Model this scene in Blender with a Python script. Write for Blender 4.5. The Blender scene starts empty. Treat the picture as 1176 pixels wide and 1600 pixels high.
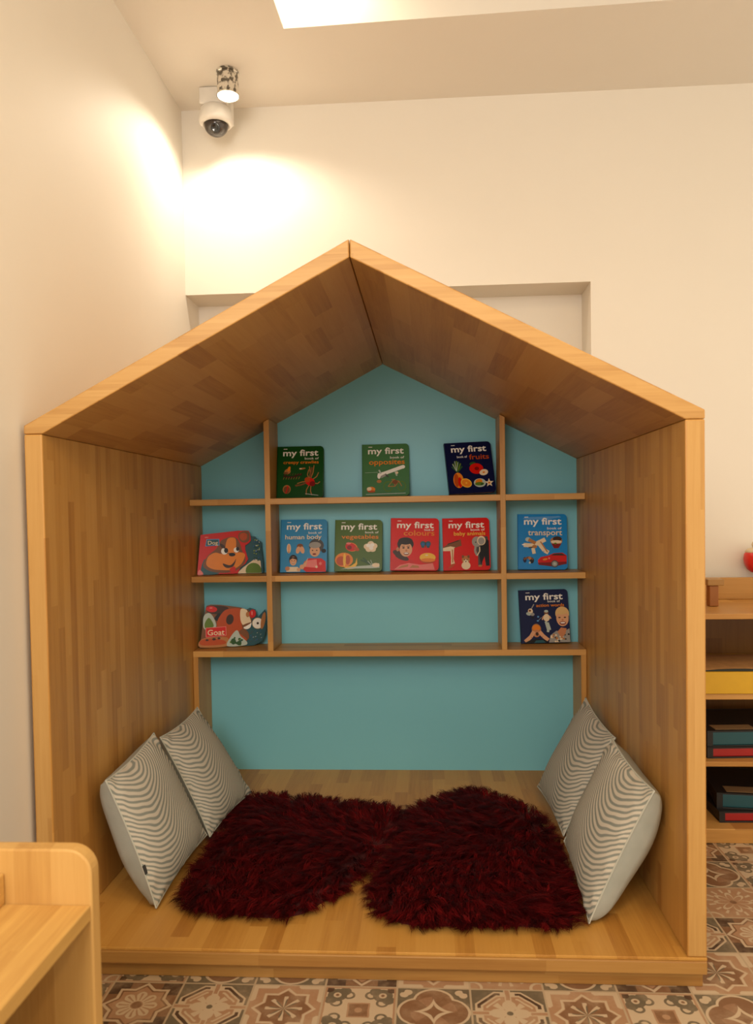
import bpy, bmesh, math, random
from mathutils import Vector, Matrix
PI = math.pi
rnd = random.Random(7)
scene = bpy.context.scene
COL = scene.collection

# ------------------------------------------------------------------ helpers
def tag(o, label=None, cat=None, group=None, kind=None):
    if label: o['label'] = label
    if cat: o['category'] = cat
    if group: o['group'] = group
    if kind: o['kind'] = kind
    return o

def empty(name, loc, label, cat, group=None):
    o = bpy.data.objects.new(name, None)
    o.empty_display_size = .05
    o.location = loc
    COL.objects.link(o)
    return tag(o, label, cat, group)

class MB:
    """collects polygons; build() links them as one mesh object"""
    def __init__(s): s.v, s.f, s.m, s.uv = [], [], [], []
    def poly(s, pts, mi=0, uv=None):
        k = len(s.v); s.v += [tuple(p) for p in pts]
        s.f.append(tuple(range(k, k+len(pts)))); s.m.append(mi); s.uv.append(uv)
    def box(s, x0, x1, y0, y1, z0, z1, mi=0):
        k = len(s.v)
        s.v += [(x0,y0,z0),(x1,y0,z0),(x1,y1,z0),(x0,y1,z0),(x0,y0,z1),(x1,y0,z1),(x1,y1,z1),(x0,y1,z1)]
        for q in ((0,3,2,1),(4,5,6,7),(0,1,5,4),(1,2,6,5),(2,3,7,6),(3,0,4,7)):
            s.f.append(tuple(k+i for i in q)); s.m.append(mi); s.uv.append(None)
    def prism(s, pts, y0, y1, mi=0):
        """closed outline in XZ (counter-clockwise seen from -Y), pushed from y0 to y1"""
        n = len(pts); k = len(s.v)
        s.v += [(x,y0,z) for x,z in pts] + [(x,y1,z) for x,z in pts]
        s.f.append(tuple(k+i for i in range(n))); s.m.append(mi); s.uv.append(None)
        s.f.append(tuple(k+n+i for i in reversed(range(n)))); s.m.append(mi); s.uv.append(None)
        for i in range(n):
            j = (i+1) % n
            s.f.append((k+j, k+i, k+n+i, k+n+j)); s.m.append(mi); s.uv.append(None)
    def lathe(s, prof, c=(0,0,0), n=40, mi=0, cap=True):
        k = len(s.v)
        for r, z in prof:
            for i in range(n):
                a = 2*PI*i/n
                s.v.append((c[0]+r*math.cos(a), c[1]+r*math.sin(a), c[2]+z))
        for j in range(len(prof)-1):
            for i in range(n):
                i2 = (i+1) % n
                s.f.append((k+j*n+i, k+j*n+i2, k+(j+1)*n+i2, k+(j+1)*n+i)); s.m.append(mi); s.uv.append(None)
        if cap:
            s.f.append(tuple(k+i for i in reversed(range(n)))); s.m.append(mi); s.uv.append(None)
            b = k+(len(prof)-1)*n
            s.f.append(tuple(b+i for i in range(n))); s.m.append(mi); s.uv.append(None)
    def tube(s, path, r, n=8, mi=0):
        k = len(s.v); P = [Vector(p) for p in path]
        for i, p in enumerate(P):
            d = (P[min(i+1,len(P)-1)] - P[max(i-1,0)]).normalized()
            a = d.orthogonal().normalized() if i == 0 else (a - d*a.dot(d)).normalized()
            b = d.cross(a)
            for q in range(n):
                t = 2*PI*q/n
                s.v.append(tuple(p + a*(r*math.cos(t)) + b*(r*math.sin(t))))
        for i in range(len(P)-1):
            for q in range(n):
                q2 = (q+1) % n
                s.f.append((k+i*n+q, k+i*n+q2, k+(i+1)*n+q2, k+(i+1)*n+q)); s.m.append(mi); s.uv.append(None)
    def build(s, name, mats, parent=None, bevel=0, seg=2, smooth=False, local=False):
        me = bpy.data.meshes.new(name)
        off = Vector((0,0,0))
        if parent is not None and not local:
            q = parent
            while q is not None: off += q.location; q = q.parent
        me.from_pydata([tuple(Vector(p)-off) for p in s.v], [], s.f)
        for m in (mats if isinstance(mats, (list,tuple)) else [mats]): me.materials.append(m)
        me.polygons.foreach_set('material_index', s.m)
        if any(u for u in s.uv):
            ul = me.uv_layers.new(name='UVMap')
            for p, u in zip(me.polygons, s.uv):
                if u:
                    for li, c in zip(p.loop_indices, u): ul.data[li].uv = c
        if bevel:
            bm = bmesh.new(); bm.from_mesh(me)
            bmesh.ops.remove_doubles(bm, verts=bm.verts, dist=1e-6)
            es = [e for e in bm.edges if len(e.link_faces) == 2 and e.calc_face_angle(0) > .5]
            bmesh.ops.bevel(bm, geom=es, offset=bevel, segments=seg, profile=.5, affect='EDGES', clamp_overlap=True)
            bm.to_mesh(me); bm.free()
        me.validate()
        me.update()
        if smooth: me.shade_smooth()
        o = bpy.data.objects.new(name, me)
        COL.objects.link(o)
        if parent is not None: o.parent = parent
        return o

def box(name, x0, x1, y0, y1, z0, z1, mat, parent=None, bevel=.0025):
    b = MB(); b.box(x0, x1, y0, y1, z0, z1)
    if isinstance(mat, list): b.m[2] = 1                      # its own grain on the front edge
    return b.build(name, mat, parent, bevel)

# ------------------------------------------------------------------ node expressions
def lin(c):
    return tuple((x/12.92 if x <= .04045 else ((x+.055)/1.055)**2.4) for x in c)
def rgb(r, g, b): return lin((r/255, g/255, b/255)) + (1,)

class X:
    """a value in a node tree with arithmetic"""
    def __init__(s, nt, sock): s.nt, s.s = nt, sock
    def op(s, o, *a):
        n = s.nt.nodes.new('ShaderNodeMath'); n.operation = o
        for i, v in enumerate((s,)+a):
            if isinstance(v, X): s.nt.links.new(v.s, n.inputs[i])
            else: n.inputs[i].default_value = v
        return X(s.nt, n.outputs[0])
    def __add__(s, o): return s.op('ADD', o)
    def __sub__(s, o): return s.op('SUBTRACT', o)
    def __rsub__(s, o): return s.op('MULTIPLY', -1).op('ADD', o)
    def __mul__(s, o): return s.op('MULTIPLY', o)
    __rmul__ = __mul__; __radd__ = __add__
    def __truediv__(s, o): return s.op('DIVIDE', o)
    def __lt__(s, o): return s.op('LESS_THAN', o)
    def __gt__(s, o): return s.op('GREATER_THAN', o)
    def __and__(s, o): return s.op('MULTIPLY', o)
    def __or__(s, o): return s.op('MAXIMUM', o)
    def inv(s): return 1 - s
    def abs(s): return s.op('ABSOLUTE')
    def sin(s): return s.op('SINE')
    def cos(s): return s.op('COSINE')
    def floor(s): return s.op('FLOOR')
    def max(s, o): return s.op('MAXIMUM', o)
    def min(s, o): return s.op('MINIMUM', o)
    def sqrt(s): return s.op('SQRT')
    def pow(s, o): return s.op('POWER', o)
    def atan2(s, o): return s.op('ARCTAN2', o)
    def smooth(s, a, b):
        n = s.nt.nodes.new('ShaderNodeMapRange'); n.interpolation_type = 'SMOOTHSTEP'
        s.nt.links.new(s.s, n.inputs[0]); n.inputs[1].default_value = a; n.inputs[2].default_value = b
        return X(s.nt, n.outputs[0])
def comb(nt, x, y, z):
    n = nt.nodes.new('ShaderNodeCombineXYZ')
    for i, v in enumerate((x, y, z)):
        if isinstance(v, X): nt.links.new(v.s, n.inputs[i])
        else: n.inputs[i].default_value = v
    return n.outputs[0]
def wnoise(nt, vec):
    n = nt.nodes.new('ShaderNodeTexWhiteNoise'); n.noise_dimensions = '3D'
    nt.links.new(vec, n.inputs['Vector']); return X(nt, n.outputs['Value'])
def noise(nt, vec, scale, detail=3, rough=.5):
    n = nt.nodes.new('ShaderNodeTexNoise'); n.inputs['Scale'].default_value = scale
    n.inputs['Detail'].default_value = detail; n.inputs['Roughness'].default_value = rough
    if vec is not None: nt.links.new(vec, n.inputs['Vector'])
    return X(nt, n.outputs[0])
def mix(nt, f, a, b):
    n = nt.nodes.new('ShaderNodeMix'); n.data_type = 'RGBA'
    if isinstance(f, X): nt.links.new(f.s, n.inputs[0])
    else: n.inputs[0].default_value = f
    for i, c in ((6, a), (7, b)):
        if isinstance(c, (tuple, list)): n.inputs[i].default_value = c
        else: nt.links.new(c, n.inputs[i])
    return n.outputs[2]
def ramp(nt, f, stops):
    n = nt.nodes.new('ShaderNodeValToRGB'); e = n.color_ramp.elements
    while len(e) < len(stops): e.new(.5)
    for i, (p, c) in enumerate(stops): e[i].position = p; e[i].color = c
    nt.links.new(f.s, n.inputs[0]); return n.outputs[0]
def new_mat(name, rough=.5, metallic=0, spec=.5):
    m = bpy.data.materials.new(name); m.use_nodes = True
    nt = m.node_tree; b = nt.nodes['Principled BSDF']
    b.inputs['Roughness'].default_value = rough; b.inputs['Metallic'].default_value = metallic
    b.inputs['Specular IOR Level'].default_value = spec
    return m, nt, b
def obco(nt):
    t = nt.nodes.new('ShaderNodeTexCoord'); s = nt.nodes.new('ShaderNodeSeparateXYZ')
    nt.links.new(t.outputs['Object'], s.inputs[0])
    return t.outputs['Object'], [X(nt, o) for o in s.outputs]
def uvco(nt):
    t = nt.nodes.new('ShaderNodeTexCoord'); s = nt.nodes.new('ShaderNodeSeparateXYZ')
    nt.links.new(t.outputs['UV'], s.inputs[0])
    return t.outputs['UV'], [X(nt, o) for o in s.outputs]
def bump(nt, b, h, strength=.2, dist=.002):
    n = nt.nodes.new('ShaderNodeBump'); n.inputs['Strength'].default_value = strength; n.inputs['Distance'].default_value = dist
    nt.links.new(h.s, n.inputs['Height']); nt.links.new(n.outputs[0], b.inputs['Normal'])

_pc = {}
def plain(name, c, rough=.5, metallic=0, spec=.5, mottle=.06):
    """single colour with a faint procedural mottle"""
    key = (name, c, rough)
    if key in _pc: return _pc[key]
    m, nt, b = new_mat(name, rough, metallic, spec)
    v, _ = obco(nt)
    n = noise(nt, v, 35, 3)
    dk = tuple(x*(1-mottle) for x in c[:3])+(1,); lt = tuple(min(1, x*(1+mottle)) for x in c[:3])+(1,)
    nt.links.new(mix(nt, n, dk, lt), b.inputs['Base Color'])
    _pc[key] = m
    return m

def wood(name, L, Wd, width=.042, length=.5, tone=1.0, contrast=1.0, seed=0, rough=.42, tint=(1,.96,.82)):
    """edge-glued finger-jointed staves: L, Wd = index of the axis along / across the staves"""
    m, nt, b = new_mat(name, rough, 0, .4)
    v, co = obco(nt)
    T = ({0,1,2} - {L, Wd}).pop()
    l, w, t = co[L], co[Wd], co[T]
    i = ((w + t*.13 + seed*.37)/width).floor()
    r1 = wnoise(nt, comb(nt, i, seed+.5, 0.5))
    sg = (l/length + r1*11).floor()
    r2 = wnoise(nt, comb(nt, i, sg, seed+3.5))
    g = noise(nt, comb(nt, w*70, l*2.6 + r2*30, t*70), 1, 4, .6)
    g2 = noise(nt, comb(nt, w*260, l*9 + r2*50, t*260), 1, 2, .5)
    big = noise(nt, comb(nt, w*9, l*1.5 + r2*9, t*9), 1, 2)
    f = (r2*.62 + .19)*contrast + .5*(1-contrast) + (g - .5)*.42 + (g2 - .5)*.2 + (big - .5)*.35
    k = tone
    def c(r, gg, bb): return (r*k*tint[0], gg*k*tint[1], bb*k*tint[2], 1)
    colr = ramp(nt, f, [(0, c(.25,.105,.025)), (.25, c(.43,.205,.055)), (.5, c(.56,.30,.092)), (.75, c(.62,.35,.12)), (1, c(.69,.42,.17))])
    nt.links.new(colr, b.inputs['Base Color'])
    bump(nt, b, g*.6 + g2*.4, .08, .001)
    return m

# wood by direction: staves along Z in the YZ plane (sides), along Y (roof, floor), along X (shelves), ...
W_side = wood('wood_side', 2, 1, .04, .42, .94, .66, 1, tint=(1,.94,.72))
W_roof = wood('wood_roof', 1, 0, .06, .34, .92, .62, 2)
W_edge = wood('wood_roof_edge', 0, 2, .016, 1.3, .93, .35, 21, tint=(1,1.06,1.12))
W_edgez = wood('wood_side_edge', 2, 0, .017, 1.1, .90, .35, 22, tint=(1,1.04,1.02))
W_floor = wood('wood_floor', 1, 0, .055, .6, .92, .68, 3, tint=(1,.93,.62))
W_x = wood('wood_long', 0, 1, .045, .5, .98, .7, 4)
W_z = wood('wood_upright', 2, 1, .05, .5, .95, .6, 5)
W_front = wood('wood_front_rail', 0, 2, .05, .8, .70, .5, 6)
W_cab = wood('wood_cabinet', 1, 0, .06, .9, 1.08, .6, 7, tint=(1,1.13,1.12))
W_cabz = wood('wood_cabinet_end', 2, 0, .07, 4.0, .98, .5, 8, tint=(1,1.08,1.08))
W_shelf = wood('wood_shelf', 0, 2, .05, .9, .95, .6, 9)
W_dark = wood('wood_brown', 2, 0, .1, .8, .40, .6, 10, tint=(1,.78,.35))

# wall paint
def paint(name, c, rough=.6, bs=.05):
    m, nt, b = new_mat(name, rough, 0, .3)
    v, _ = obco(nt)
    n = noise(nt, v, 3, 4); n2 = noise(nt, v, 60, 3)
    dk = tuple(x*.965 for x in c[:3])+(1,)
    nt.links.new(mix(nt, n, dk, c), b.inputs['Base Color'])
    bump(nt, b, n2, bs, .003)
    return m
M_wall = paint('wall_paint_cream', (.80,.75,.665,1))
M_ceil = paint('ceiling_paint', (.79,.745,.67,1))
M_teal = paint('teal_paint', (.20,.53,.63,1), .38, .02)

# ------------------------------------------------------------------ floor tiles
CREAM = (.50,.385,.26,1); TAN = (.36,.205,.115,1); BROWN = (.20,.10,.05,1); GREY = (.135,.108,.07,1); DARK = (.075,.042,.026,1)
def tile(name, fn):
    m, nt, b = new_mat(name, .38, 0, .4)
    v, (u, w, _) = uvco(nt)
    vo, _c = obco(nt)
    wob = noise(nt, vo, 40, 2)
    x = u*2 - 1 + (wob - .5)*.04; y = w*2 - 1 + (wob - .5)*.03
    r = (x*x + y*y).sqrt(); th = y.atan2(x); ax = x.abs(); ay = y.abs()
    layers = []                                      # (mask, colour), painted in order
    fn(layers, x, y, ax, ay, r, th)
    layers.append((((u*2-1).abs().max((w*2-1).abs())) > .972, (.42,.32,.21,1)))
    c = layers[0][1]
    for k, col in layers[1:]: c = mix(nt, k, c, col)
    wear = noise(nt, vo, 14, 5, .65)
    c = mix(nt, wear.smooth(.42, .75)*.38, c, (.50,.37,.24,1))
    nt.links.new(c, b.inputs['Base Color'])
    return m
def d2(ax, ay): return ax.max(ay).min((ax+ay)*.7071)      # eight-pointed star
def dist(x, y, cx, cy): return ((x-cx)*(x-cx) + (y-cy)*(y-cy)).sqrt()
def tA(L, x, y, ax, ay, r, th):
    s = d2(ax, ay)
    L += [(None, DARK), ((ax.min(ay)) < .45, BROWN), (s < .69, CREAM), (s < .61, BROWN), (s < .56, TAN),
          (r < ((th*4).cos().abs()*.17 + .40), CREAM), (((th*16).cos() > .45) & (r < .5) & (r > .2), TAN), (r < .17, TAN), (r < .14, BROWN)]
def tB(L, x, y, ax, ay, r, th):
    o = ax.max(ay).max((ax+ay)*.7071)
    q = ax.min(ay) > .2
    L += [(None, GREY), (o < .90, CREAM), ((o < .84) & q, DARK), ((o < .75), CREAM), ((o < .69), TAN), ((o < .62) & q, CREAM), ((o < .56), TAN),
          (((ax.min(ay)) < .09), CREAM), (((ax.min(ay)) < .055) & (r > .55), TAN),
          (r < ((th*2).cos().abs().pow(.7)*.40 + .12), CREAM), (((th*2).sin().abs() > .93) & (r < .52) & (r > .22), CREAM), (r < .085, GREY)]
def tC(L, x, y, ax, ay, r, th):
    s = d2(ax, ay)
    L += [(None, CREAM), ((s < .84) | (ax.min(ay) < .28), TAN), (s < .62, CREAM), (s < .55, TAN), (s < .53, BROWN),
          (((th*8).cos() > (r*1.9 - .35)) & (r < .5), CREAM), (((th*8 + .9).cos() > (r*1.6 + .35)) & (r < .42), GREY)]
def tD(L, x, y, ax, ay, r, th):
    a = dist(ax, ay, .62, .62); b = dist(ax, ay, .78, .42); c = dist(ax, ay, .42, .78); e = dist(ax, ay, .30, .62); f = dist(ax, ay, .62, .30)
    L += [(None, CREAM), ((a < .27) | (b < .17) | (c < .17), GREY), ((dist(ax, ay, .86, .86) < .13), DARK), (a < .11, CREAM), (a < .05, BROWN),
          (((e < .17) & (e > .10)) | ((f < .17) & (f > .10)), GREY), ((ax.max(ay) < .30), TAN), ((ax.max(ay) < .25), BROWN), ((r < .10), TAN), ((ax.max(ay) > .92), TAN)]
def tE(L, x, y, ax, ay, r, th):
    q = dist(ax, ay, .40, 0).min(dist(ax, ay, 0, .40))
    st = ax.pow(.6) + ay.pow(.6)
    L += [(None, GREY), ((dist(ax, ay, .80, .70) < .12) | (dist(ax, ay, .70, .80) < .12), CREAM), ((dist(ax, ay, .86, .86) < .07), GREY),
          (q < .57, CREAM), (q < .50, BROWN), ((r < .62) & ((th*4).sin() > .2), (.27,.145,.08,1)), (st < .72, CREAM), (st < .52, BROWN)]
def tF(L, x, y, ax, ay, r, th):
    p = (th*4).cos().abs()
    L += [(None, TAN), ((r < p*.42 + .22), CREAM), ((r < p*.36 + .15), TAN), ((r < .11), BROWN), ((dist(ax, ay, .92, .92) < .28), CREAM), ((dist(ax, ay, .92, .92) < .2), TAN),
          (((th*8).sin().abs() > .9) & (r > .62) & (r < .85), CREAM)]
tiles = [tile('tile_'+n, f) for n, f in (('starflower',tA),('octagon',tB),('pinwheel',tC),('scroll',tD),('quatrefoil',tE),('petal',tF))]

fl = MB()
X0, Y0 = -.175, -.01                                       # tile grid origin (0.2 m tiles)
known = {}
for k, t in enumerate('ABCDEBCDEB'): known[(k+2, -1)] = t   # the row in front of the nook
for k, t in enumerate('FDECAECFEACE'): known[(k+1, 0)] = t  # the next row, half under the nook
known.update({(4,0):'E',(5,0):'A',(6,0):'C',(7,0):'F',(8,0):'E',(9,0):'A',(10,0):'C',(10,1):'B',(11,1):'A',(10,2):'F',(11,2):'F',(11,3):'E',(12,3):'D',(12,2):'F',(10,3):'E',(12,1):'A',(11,0):'C'})
tr = random.Random(3)
for j in range(-14, 9):
    for i in range(0, 20):
        t = known.get((i, j)) or tr.choice('ABCDEF')
        x, y = X0 + .2*i, Y0 + .2*j
        fl.poly([(x,y,0),(x+.2,y,0),(x+.2,y+.2,0),(x,y+.2,0)], 'ABCDEF'.index(t), [(0,0),(1,0),(1,1),(0,1)])
floor = fl.build('floor', tiles); tag(floor, kind='structure')

# ------------------------------------------------------------------ room shell
WL, WY, ZC = -.014, 1.549, 3.24                            # left wall, back wall, ceiling
b = MB(); b.box(WL-.12, WL, -3.2, WY+.35, 0, ZC+.4)
tag(b.build('wall_left', M_wall), kind='structure')
NX, NZ, ND = 1.895, 2.372, .21                             # niche: right edge, top, depth
b = MB()
b.poly([(WL,WY,NZ),(3.9,WY,NZ),(3.9,WY,ZC),(WL,WY,ZC)])
b.poly([(NX,WY,0),(3.9,WY,0),(3.9,WY,NZ),(NX,WY,NZ)])
b.poly([(WL,WY,0),(NX,WY,0),(NX,WY,1.0),(WL,WY,1.0)])
b.poly([(WL,WY+ND,1.0),(NX,WY+ND,1.0),(NX,WY+ND,NZ),(WL,WY+ND,NZ)])
b.poly([(WL,WY,NZ),(WL,WY+ND,NZ),(NX,WY+ND,NZ),(NX,WY,NZ)])
b.poly([(NX,WY,1.0),(NX,WY,NZ),(NX,WY+ND,NZ),(NX,WY+ND,1.0)])
b.poly([(WL,WY,1.0),(NX,WY,1.0),(NX,WY+ND,1.0),(WL,WY+ND,1.0)])
b.poly([(WL-.1,WY+.35,0),(3.9,WY+.35,0),(3.9,WY+.35,ZC),(WL-.1,WY+.35,ZC)])
tag(b.build('wall_back', M_wall), kind='structure')
# ceiling with a raised rectangular recess
ra, rb, rc, rd = (.585,.977), (3.3,.90), (3.3,-.9), (.53,-.9)
b = MB(); zc, zr = ZC, ZC+.30
b.poly([(WL,WY,zc),(3.9,WY,zc),(rb[0],rb[1],zc),(ra[0],ra[1],zc)])
b.poly([(WL,WY,zc),(ra[0],ra[1],zc),(rd[0],rd[1],zc),(WL,-3.2,zc)])
b.poly([(WL,-3.2,zc),(rd[0],rd[1],zc),(rc[0],rc[1],zc),(3.9,-3.2,zc)])
b.poly([(3.9,WY,zc),(3.9,-3.2,zc),(rc[0],rc[1],zc),(rb[0],rb[1],zc)])
for p, q in ((ra,rb),(rb,rc),(rc,rd),(rd,ra)):
    b.poly([(p[0],p[1],zc),(q[0],q[1],zc),(q[0],q[1],zr),(p[0],p[1],zr)])
b.poly([(*ra,zr),(*rb,zr),(*rc,zr),(*rd,zr)])
b.poly([(WL,-3.2,zr+.1),(3.9,-3.2,zr+.1),(3.9,WY,zr+.1),(WL,WY,zr+.1)])
tag(b.build('ceiling', M_ceil), kind='structure')

# ------------------------------------------------------------------ reading nook
W, t_, HJ, HS, HA, TA, XA, DP = 1.868, .052, 1.5531, 1.577, 2.0614, .0495, .9262, 1.5193
ZB = .0937
nook = empty('reading_nook', (W/2, 0, 0), 'large house-shaped wooden reading nook with pointed roof, on the patterned floor tiles', 'reading nook')
nl = nook
box('plinth', .02, W-.004, .022, DP+.01, 0, .047, W_front, nook)
box('front_rail', 0, W, -.003, .04, .047, .0845, W_front, nook, .004)
b = MB(); b.box(0, W, 0, DP+.01, .0850, ZB)
b.build('floor_board', W_floor, nook, .0015)
ed = .004
box('side_panel', 0, t_, .0005, DP, ZB+.0005, HJ-.0008, [W_side, W_edgez], nook, ed)
box('side_panel', W-t_, W, .0005, DP, ZB+.0005, HJ-.0008, [W_side, W_edgez], nook, ed)
b = MB(); b.prism([(0,HJ),(t_,HJ),(XA-.0012,HA-TA),(XA-.0012,HA),(0,HS)], 0, DP+.008); b.m[0] = 1; b.build('roof_panel', [W_roof, W_edge], nook, .003)
b = MB(); b.prism([(XA+.0012,HA-TA),(W-t_,HJ),(W,HJ),(W,HS),(XA+.0012,HA)], 0, DP+.008); b.m[0] = 1; b.build('roof_panel', [W_roof, W_edge], nook, .003)
b = MB(); b.prism([(.01,ZB),(W-.01,ZB),(W-.01,HJ+.012),(XA,HA-.02),(.01,HJ+.012)], DP, DP+.012)
tag(b.build('back_panel', M_teal, nook), 'teal painted back panel')

# ------------------------------------------------------------------ shelf unit inside the nook
z1, z2, z3, ts, SY = 1.3892, 1.0411, .7015, .027, 1.3161
shelf_unit = empty('bookshelf', (W/2, 1.42, ZB), 'open wooden bookshelf grid with two uprights, against the teal back of the nook', 'bookshelf')
xa, xb = t_+.0012, W-t_-.0012
for z in (z1, z2):
    box('shelf', xa, xb, SY+.0015, DP-.002, z-ts, z, W_x, shelf_unit, .0018)
box('shelf', xa, xb, SY, DP-.002, z3-ts, z3, W_x, shelf_unit, .0018)
sl = (HA-TA-HJ)/(XA-t_)
def roofz(x): return HJ + (x-t_)*sl if x < XA else HJ + (W-t_-x)*(HA-TA-HJ)/(W-t_-XA)
for x0, x1 in ((.398,.4229),(1.4464,1.470)):
    b = MB(); b.prism([(x0,z3),(x1,z3),(x1,roofz(x1)-.003),(x0,roofz(x0)-.003)], SY, DP-.002)
    b.build('divider', W_z, shelf_unit, .0018)
box('leg', xa, xa+.0234, SY+.0005, DP-.002, ZB+.0005, z3-ts, W_z, shelf_unit, .0018)
box('leg', xb-.0234, xb, SY+.0005, DP-.002, ZB+.0005, z3-ts, W_z, shelf_unit, .0018)

# ------------------------------------------------------------------ books
COLS = {'white':rgb(236,232,222),'cream':rgb(226,205,170),'skin':rgb(214,160,120),'skin2':rgb(190,125,85),'hair':rgb(38,26,20),'blond':rgb(214,175,115),
 'red':rgb(200,22,10),'dred':rgb(122,14,8),'orange':rgb(222,128,34),'dorange':rgb(178,72,20),'yellow':rgb(230,180,60),'green':rgb(92,120,36),'dgreen':rgb(44,82,40),
 'brown':rgb(120,74,40),'dbrown':rgb(62,38,24),'grey':rgb(150,146,138),'dgrey':rgb(72,70,68),'black':rgb(22,20,22),'sky':rgb(90,150,205),'blue':rgb(40,92,150),
 'navy':rgb(18,26,66),'teal':rgb(40,84,92),'tan':rgb(176,116,62),'pink':rgb(224,120,112),'pale':rgb(176,188,176),'lime':rgb(150,170,60)}
def cm(n): return plain('print_'+n, COLS[n], .28, 0, .12)
cardboard = plain('book_board', rgb(205,198,180), .6)

class Art:
    """printed shapes on a cover: u right, v down, both 0..1, on the plane y=0 of the book"""
    def __init__(s, w, h, base):
        s.w, s.h, s.mb, s.mats, s.k = w, h, MB(), [base], 0
    def mi(s, c):
        m = cm(c)
        if m not in s.mats: s.mats.append(m)
        return s.mats.index(m)
    def P(s, u, v): return ((u-.5)*s.w, -.0003-.00007*s.k, (1-v)*s.h)
    def poly(s, pts, c):
        s.k += 1; s.mb.poly([s.P(u, v) for u, v in reversed(pts)] if area(pts) > 0 else [s.P(u, v) for u, v in pts], s.mi(c))
    def ell(s, u, v, a, b, c, rot=0, n=22, a0=0, a1=360):
        ct, st = math.cos(math.radians(rot)), math.sin(math.radians(rot)); pts = []
        N = n if a1-a0 >= 360 else n+1
        for i in range(N):
            q = math.radians(a0 + (a1-a0)*i/n)
            x, y = a*math.cos(q), b*math.sin(q)*s.h/s.w
            pts.append((u + x*ct - y*st, v + (x*st + y*ct)*s.w/s.h))
        s.poly(pts, c)
    def line(s, pts, wd, c):
        """polyline of width wd"""
        for (u0,v0),(u1,v1) in zip(pts, pts[1:]):
            dx, dy = (u1-u0)*s.w, (v1-v0)*s.h; l = math.hypot(dx, dy) or 1
            nx, ny = -dy/l*wd/2, dx/l*wd/2
            s.poly([(u0+nx,v0+ny*s.w/s.h),(u1+nx,v1+ny*s.w/s.h),(u1-nx,v1-ny*s.w/s.h),(u0-nx,v0-ny*s.w/s.h)], c)
    def ring(s, u, v, a, b, wd, c, n=20):
        for i in range(n):
            q0, q1 = 2*PI*i/n, 2*PI*(i+1)/n
            s.poly([(u+a*math.cos(q0),v+b*math.sin(q0)),(u+a*math.cos(q1),v+b*math.sin(q1)),(u+(a-wd)*math.cos(q1),v+(b-wd)*math.sin(q1)),(u+(a-wd)*math.cos(q0),v+(b-wd)*math.sin(q0))], c); s.k -= 1
    def star(s, u, v, a, c, n=5, inner=.45, rot=-90):
        s.poly([(u+(a if i % 2 == 0 else a*inner)*math.cos(math.radians(rot+180*i/n)), v+(a if i % 2 == 0 else a*inner)*math.sin(math.radians(rot+180*i/n))*s.w/s.h) for i in range(2*n)], c)
    def face(s, u, v, r, skin='skin', hair='hair', hl=1.0):
        s.ell(u, v-r*.18, r*1.05, r*1.12*hl, hair); s.ell(u, v+r*.12, r*.86, r*.98, skin)
        s.poly([(u-r*.8,v-r*.15),(u-r*.2,v-r*.5),(u+r*.8,v-r*.2),(u+r*.6,v-r*.75),(u-r*.6,v-r*.75)], hair)
        for q in (-1, 1): s.ell(u+q*r*.36, v+r*.02, r*.13, r*.09, 'dbrown')
        s.ell(u, v+r*.3, r*.12, r*.1, 'skin2'); s.ell(u, v+r*.55, r*.34, r*.14, 'dred'); s.ell(u, v+r*.51, r*.28, r*.07, 'white')
def area(p): return sum(p[i][0]*p[(i+1)%len(p)][1]-p[(i+1)%len(p)][0]*p[i][1] for i in range(len(p)))

def outline(w, h, rad, n=6):
    """cover outline in XZ, square on the spine side, rounded on the right"""
    pts = [(-w/2,0)]
    for cx, cz, a0 in ((w/2-rad, rad, -90), (w/2-rad, h-rad, 0)):
        for i in range(n+1):
            a = math.radians(a0 + 90*i/n); pts.append((cx+rad*math.cos(a), cz+rad*math.sin(a)))
    return pts + [(-w/2,h)]

def letters(txt, name, parent, x0, x1, zb, hgt, mat, align='L', depth=.0006, y=-.0022, bold=.012):
    """lettering set between x0 and x1 (book coordinates) on base line zb"""
    cu = bpy.data.curves.new(name, 'FONT'); cu.body = txt; cu.size = 1; cu.offset = bold; cu.extrude = .002; cu.resolution_u = 3
    tmp = bpy.data.objects.new(name, cu); COL.objects.link(tmp)
    bpy.context.view_layer.update()
    me = bpy.data.meshes.new_from_object(tmp.evaluated_get(bpy.context.evaluated_depsgraph_get()))
    bpy.data.objects.remove(tmp)
    xs = [q.co.x for q in me.vertices]; mn, mx = min(xs), max(xs)
    sx = (x1-x0)/(mx-mn); sz = hgt/.72
    for q in me.vertices:
        q.co = (x0 + (q.co.x-mn)*sx, y - (q.co.z)*.1, zb + q.co.y*sz)
    me.materials.clear(); me.materials.append(mat); me.name = name
    o = bpy.data.objects.new(name, me); COL.objects.link(o); o.parent = parent
    return o

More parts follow.
